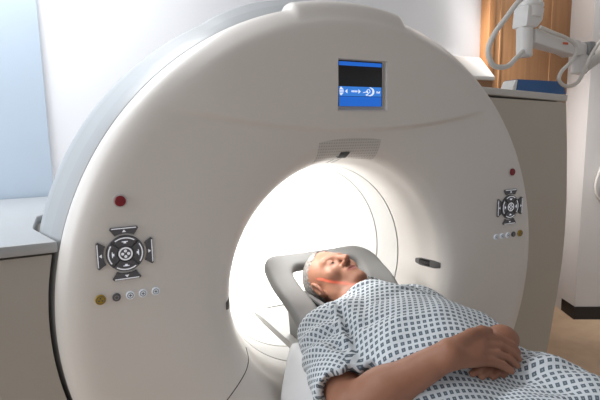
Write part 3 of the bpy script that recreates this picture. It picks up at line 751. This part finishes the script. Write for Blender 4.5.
# folds
CREASES = [((-.10, -.09), (.02, -.13), .010, .006), ((-.05, -.20), (.16, -.20), .012, -.006), ((-.20, -.28), (-.10, -.34), .012, .007), ((-.16, -.36), (-.02, -.42), .014, -.005), ((-.15, -.10), (-.235, -.37), .011, .013), ((-.17, -.11), (-.25, -.36), .014, -.009), ((-.13, -.10), (-.20, -.36), .013, -.006), ((-.06, -.12), (-.16, -.30), .012, .006), ((-.02, -.16), (.12, -.22), .016, -.008), ((-.14, -.20), (.06, -.28), .018, .006), ((.02, -.23), (.14, -.30), .014, -.007), ((-.20, -.42), (-.05, -.50), .014, .005), ((-.10, -.66), (.10, -.64), .014, .006), ((-.02, -.70), (.13, -.80), .014, -.005), ((-.29, -.20), (-.25, -.33), .012, .008), ((-.31, -.24), (-.27, -.36), .012, -.007)]
def folds(X, Y, Z):
    a = .0040 * np.sin(34 * X + 20 * Y + 6 * np.sin(9 * Y)) * np.sin(7 * Y + 2)
    b = .0030 * np.sin(52 * Y - 24 * X + 4 * np.sin(11 * X))
    arm = np.exp(-(((X + .27) / .07) ** 2 + ((Y + .22) / .10) ** 2)); 
    c = .008 * np.sin(70 * Y + 45 * Z + 25 * X) * arm
    d = .006 * np.exp(-((Y + .64 + .25 * X) / .03) ** 2)
    for (p, q, wd, am) in CREASES:
        p = np.array(p); q = np.array(q); v_ = q - p; L2 = v_ @ v_; t_ = np.clip(((X - p[0]) * v_[0] + (Y - p[1]) * v_[1]) / L2, 0, 1)
        r_ = np.sqrt((X - p[0] - t_ * v_[0]) ** 2 + (Y - p[1] - t_ * v_[1]) ** 2) + 0 * Z
        d = d + am * np.exp(-(r_ / wd) ** 2) * (4 * (t_ * .9 + .05) * (1 - t_ * .9 - .05))
    return a + b * sm(-.3, -.6, Y + 0 * X) + c + d
G.F = G.F + folds(X, Y, Z).astype(np.float32)
# rest the cloth on the bed
G.F = np.maximum(G.F, (.791 + .018 * sm(.15, .21, np.abs(X)) * (1 - sm(.24, .27, np.abs(X))) - Z).astype(np.float32) + 0 * G.F)
V, Q = G.mesh(); V = smoothmesh(V, Q, 3)
def gown_uv(li, me):
    P = V[li]; p = .0148 * 1.0
    ua = np.arctan2(P[:, 0], P[:, 2] - .80) * .205; va = P[:, 1]; ct_, st_ = math.cos(.56), math.sin(.56)
    U = np.stack([(ua * ct_ - va * st_) / .0142, (ua * st_ + va * ct_) / .0185], 1)
    for sh, hem, d, sg in ((SHr, hemr, dr, -1), (SHl, heml, dl, 1)):
        q = P - sh; tl = q @ d; w = q - tl[:, None] * d
        e1_ = np.cross(d, [0, 0, 1.]); e1_ /= np.linalg.norm(e1_); e2_ = np.cross(e1_, d)
        an = np.arctan2(w @ e1_, w @ e2_) * .09
        # choose per face so that no face straddles two layouts
        per = np.repeat(((sg * (V[Q].mean(1)[:, 0])) > .195 + .35 * np.maximum(-.13 - V[Q].mean(1)[:, 1], -.02)) & (V[Q].mean(1)[:, 1] > -.40), 4)
        U[per] = np.stack([(an + tl) * .7071 / p, (tl - an) * .7071 / p], 1)[per]
    # close wraps inside a face
    Uf = U.reshape(-1, 4, 2); w = Uf[:, :, 0]; span = w.max(1) - w.min(1); bad = span > 8
    w[bad] = w[bad][:, :1]; Uf[:, :, 0] = w
    return Uf.reshape(-1, 2)
gown = link('hospital_gown', V * S, Q, M['gown'], person, sharp=0, uv=gown_uv)

# ------------------------------------------------------------------ wall arm, tray, cables
ar = empty('support_arm', (1.5, .5, 1.9), 'white jointed support arm hanging in front of the beech panel', 'support arm')
mb = MB(); mb.add(*cyl((1.462, .5, 2.14), (1.468, .5, 2.75), .066, .064, 28, .004)); mb.build('upper_post', M['white'], ar)
mb = MB(); mb.add(*prism([(1.385, 2.085), (1.478, 2.085), (1.518, 2.125), (1.532, 2.20), (1.396, 2.20)], 'y', .45, .55, .014)); mb.add(*cyl((1.465, .5, 2.195), (1.466, .5, 2.222), .072, .071, 28, .006)); mb.build('collar', M['white'], ar)
mb = MB(); mb.add(*cyl((1.440, .5, 1.932), (1.434, .5, 2.10), .0425, .0435, 28, .008)); mb.build('lower_post', M['white'], ar)
mb = MB(); mb.add(*prism([(1.475, 2.085), (1.60, 2.072), (1.78, 2.052), (1.86, 2.048), (1.90, 2.02), (1.90, 1.965), (1.82, 1.955), (1.76, 1.972), (1.60, 1.988), (1.475, 2.005)], 'y', .455, .545, .010)); am = mb.build('arm', M['white'], ar)
mb = MB(); mb.add(*box(1.70, 1.745, .452, .456, 2.012, 2.024, 0)); mb.build('orange_mark', M['orange'], am)
mb = MB(); mb.add(*box(1.885, 1.955, .46, .54, 1.965, 2.035, .012)); mb.build('elbow_block', M['white'], ar)
mb = MB(); mb.add(*box(1.93, 1.985, .44, .56, 1.965, 2.045, .008)); mb.build('elbow_plate', M['steel'], ar)
mb = MB(); mb.add(*cyl((1.93, .5, 1.862), (1.93, .5, 1.972), .045, .045, 24, .006)); mb.build('elbow_joint', M['white'], ar)
mb = MB(); d0 = Vector((1.935, .5, 1.905)); d1 = Vector((2.86, .772, 2.205)); mb.add(*cyl(d0, d1, .052, .05, 20, .006)); mb.build('wall_link', M['lidr'], ar)
nn = Vector((rd.y, -rd.x, 0)); mb = MB(); mb.add(*cyl(d1 - nn * .02, d1 + nn * .03, .075, .075, 24, .005)); mb.build('wall_plate', M['white'], ar)
mb = MB(); mb.add(*tube([(1.40, .42, 2.36), (1.35, .42, 2.25), (1.291, .44, 2.191), (1.22, .44, 2.117), (1.13, .44, 2.02), (1.093, .44, 1.935), (1.136, .44, 1.866), (1.236, .44, 1.866), (1.316, .45, 1.915), (1.39, .47, 1.955)], .0135, 12)); mb.build('hose', M['cable'], ar)
mb = MB(); mb.add(*tube([(1.48, .44, 2.085), (1.58, .42, 2.055), (1.668, .42, 2.04), (1.755, .42, 2.01), (1.77, .42, 1.968), (1.735, .42, 1.915), (1.655, .42, 1.856), (1.636, .42, 1.806), (1.70, .42, 1.775), (1.80, .42, 1.80), (1.877, .42, 1.905), (1.95, .43, 1.99), (2.05, .45, 2.06)], .0105, 12)); mb.build('cable', M['cable'], ar)
# hanging cable by the right wall
wn = nr
def onwall(s, z, off): 
    q = c0 + rd * s + Vector((rd.y, -rd.x)) * off
    return (q.x, q.y, z)
mb = MB(); mb.add(*tube([onwall(.34, 1.62, .02), onwall(.25, 1.50, .03), onwall(.15, 1.33, .03), onwall(.085, 1.13, .03), onwall(.10, 1.01, .03), onwall(.17, .97, .03), onwall(.30, 1.02, .03), onwall(.42, 1.25, .025), onwall(.46, 1.62, .02)], .011, 10)); o = mb.build('hanging_cable', M['cable'])
setp(o, 'grey-beige cable hanging in a loop on the right-hand wall', 'cable')
mb = MB(); 
tr = empty('storage_tray', (1.56, .515, 1.735), 'blue plastic tray on top of the right side cover', 'tray')
zt_ = 1.735
def traysec(x0, x1, y0, y1, z): return [(x0, y0, z), (x1, y0, z), (x1, y1, z), (x0, y1, z)]
out = [traysec(1.355, 1.775, .47, .56, zt_), traysec(1.368, 1.755, .475, .56, 1.808), traysec(1.376, 1.747, .482, .553, 1.808), traysec(1.365, 1.765, .48, .55, zt_ + .008)]
v, f = loft(out, False); f.append((3, 2, 1, 0)); f.append((12, 13, 14, 15))
mb = MB(); mb.add(v, f); mb.build('tray_body', M['blue'], tr, smooth=False)
mb = MB(); mb.add(*prism([(1.315, zt_), (1.352, zt_), (1.364, 1.806), (1.345, 1.80)], 'y', .472, .555, .003)); mb.build('end_flap', M['white'], tr)

# ------------------------------------------------------------------ light
w = bpy.data.worlds.new('world'); scene.world = w; w.use_nodes = True
w.node_tree.nodes['Background'].inputs[0].default_value = (.92, .95, 1, 1); w.node_tree.nodes['Background'].inputs[1].default_value = .385
def area(name, loc, target, sx, sy, e, col=(1, 1, 1), spread=180):
    l = bpy.data.lights.new(name, 'AREA'); l.shape = 'RECTANGLE'; l.size = sx * S; l.size_y = sy * S; l.energy = e; l.color = col; l.spread = math.radians(spread)
    o = bpy.data.objects.new(name, l); COL.objects.link(o); o.location = Vector(loc) * S
    o.rotation_euler = (Vector(target) - Vector(loc)).to_track_quat('-Z', 'Y').to_euler(); return o
area('window_daylight', (-3.4, .12, 1.9), (0, .15, 1.3), 1.8, 1.7, 36, (.90, .95, 1))
area('ceiling_lamp', (-1.3, .75, 3.05), (-1.3, .85, 0), 1.2, .5, 28, (.96, .98, 1))
area('ceiling_lamp', (2.1, .92, 3.05), (2.25, 1.0, 0), .9, .4, 6, (1, .99, .97))
area('wall_fill', (1.30, 1.0, 2.95), (2.80, 1.04, 1.0), .2, .2, 2.7, (1, .98, .96), 42)  # added fill to brighten the right wall's side face, no real fixture
area('bore_fill', (0, .24, 1.398), (0, .03, .9), .40, .08, 1.1, (1, .985, .96), 105)
area('bore_fill', (-.315, .21, 1.245), (-.03, .05, .97), .30, .09, .75, (1, .985, .96), 75)  # added fill from the bore's left side to brighten the cheek
# the red alignment laser in the left window of the bore lip: two thin planes of light
LP = Vector((-.415, .085, 1.0)); LT = Vector((-.045, .02, .99))
def plane(p, q): return (Vector(p) - LP).cross(Vector(q) - LP).normalized()
ll = bpy.data.lights.new('alignment_laser', 'SPOT'); ll.energy = 16; ll.color = (1, .05, .03); ll.spot_size = math.radians(36); ll.spot_blend = .1; ll.shadow_soft_size = .001
lo = bpy.data.objects.new('alignment_laser', ll); COL.objects.link(lo); lo.location = LP * S; lo.rotation_euler = (LT - LP).to_track_quat('-Z', 'Y').to_euler()
ll.use_nodes = True; nt = ll.node_tree; em = [n for n in nt.nodes if n.type == 'EMISSION'][0]; ge = nt.nodes.new('ShaderNodeNewGeometry'); prev = None
for nv in (plane((-.085, .116, 1.0), (-.039, -.017, 1.001)), plane((-.065, -.011, .956), (0, -.014, 1.023))):
    dt = nt.nodes.new('ShaderNodeVectorMath'); dt.operation = 'DOT_PRODUCT'; dt.inputs[1].default_value = nv; nt.links.new(ge.outputs['Incoming'], dt.inputs[0])
    ab = nt.nodes.new('ShaderNodeMath'); ab.operation = 'ABSOLUTE'; nt.links.new(dt.outputs['Value'], ab.inputs[0])
    lt = nt.nodes.new('ShaderNodeMath'); lt.operation = 'LESS_THAN'; lt.inputs[1].default_value = .0062; nt.links.new(ab.outputs[0], lt.inputs[0])
    if prev:
        ad = nt.nodes.new('ShaderNodeMath'); ad.operation = 'MAXIMUM'; nt.links.new(prev.outputs[0], ad.inputs[0]); nt.links.new(lt.outputs[0], ad.inputs[1]); prev = ad
    else: prev = lt
nt.links.new(prev.outputs[0], em.inputs['Strength'])

# ------------------------------------------------------------------ camera
cam = bpy.data.cameras.new('camera'); co = bpy.data.objects.new('camera', cam); COL.objects.link(co); scene.camera = co
cam.sensor_width = 36; cam.lens = 467.15 / 600 * 36; cam.clip_start = .02
yaw, pit, roll = .4610, .1395, -.0180
fwd = Vector((math.sin(yaw) * math.cos(pit), math.cos(yaw) * math.cos(pit), -math.sin(pit))); r = Vector((math.cos(yaw), -math.sin(yaw), 0)); u = r.cross(fwd)
r2 = r * math.cos(roll) + u * math.sin(roll); u2 = u * math.cos(roll) - r * math.sin(roll)
m = Matrix((r2, u2, -fwd)).transposed().to_4x4(); m.translation = Vector((-.88654, -1.34392, 1.52911)) * S
co.matrix_world = m
scene.view_settings.view_transform = 'Standard'; scene.view_settings.look = 'None'; scene.view_settings.gamma = 1; scene.view_settings.exposure = 0.0; scene.view_settings.use_curve_mapping = False
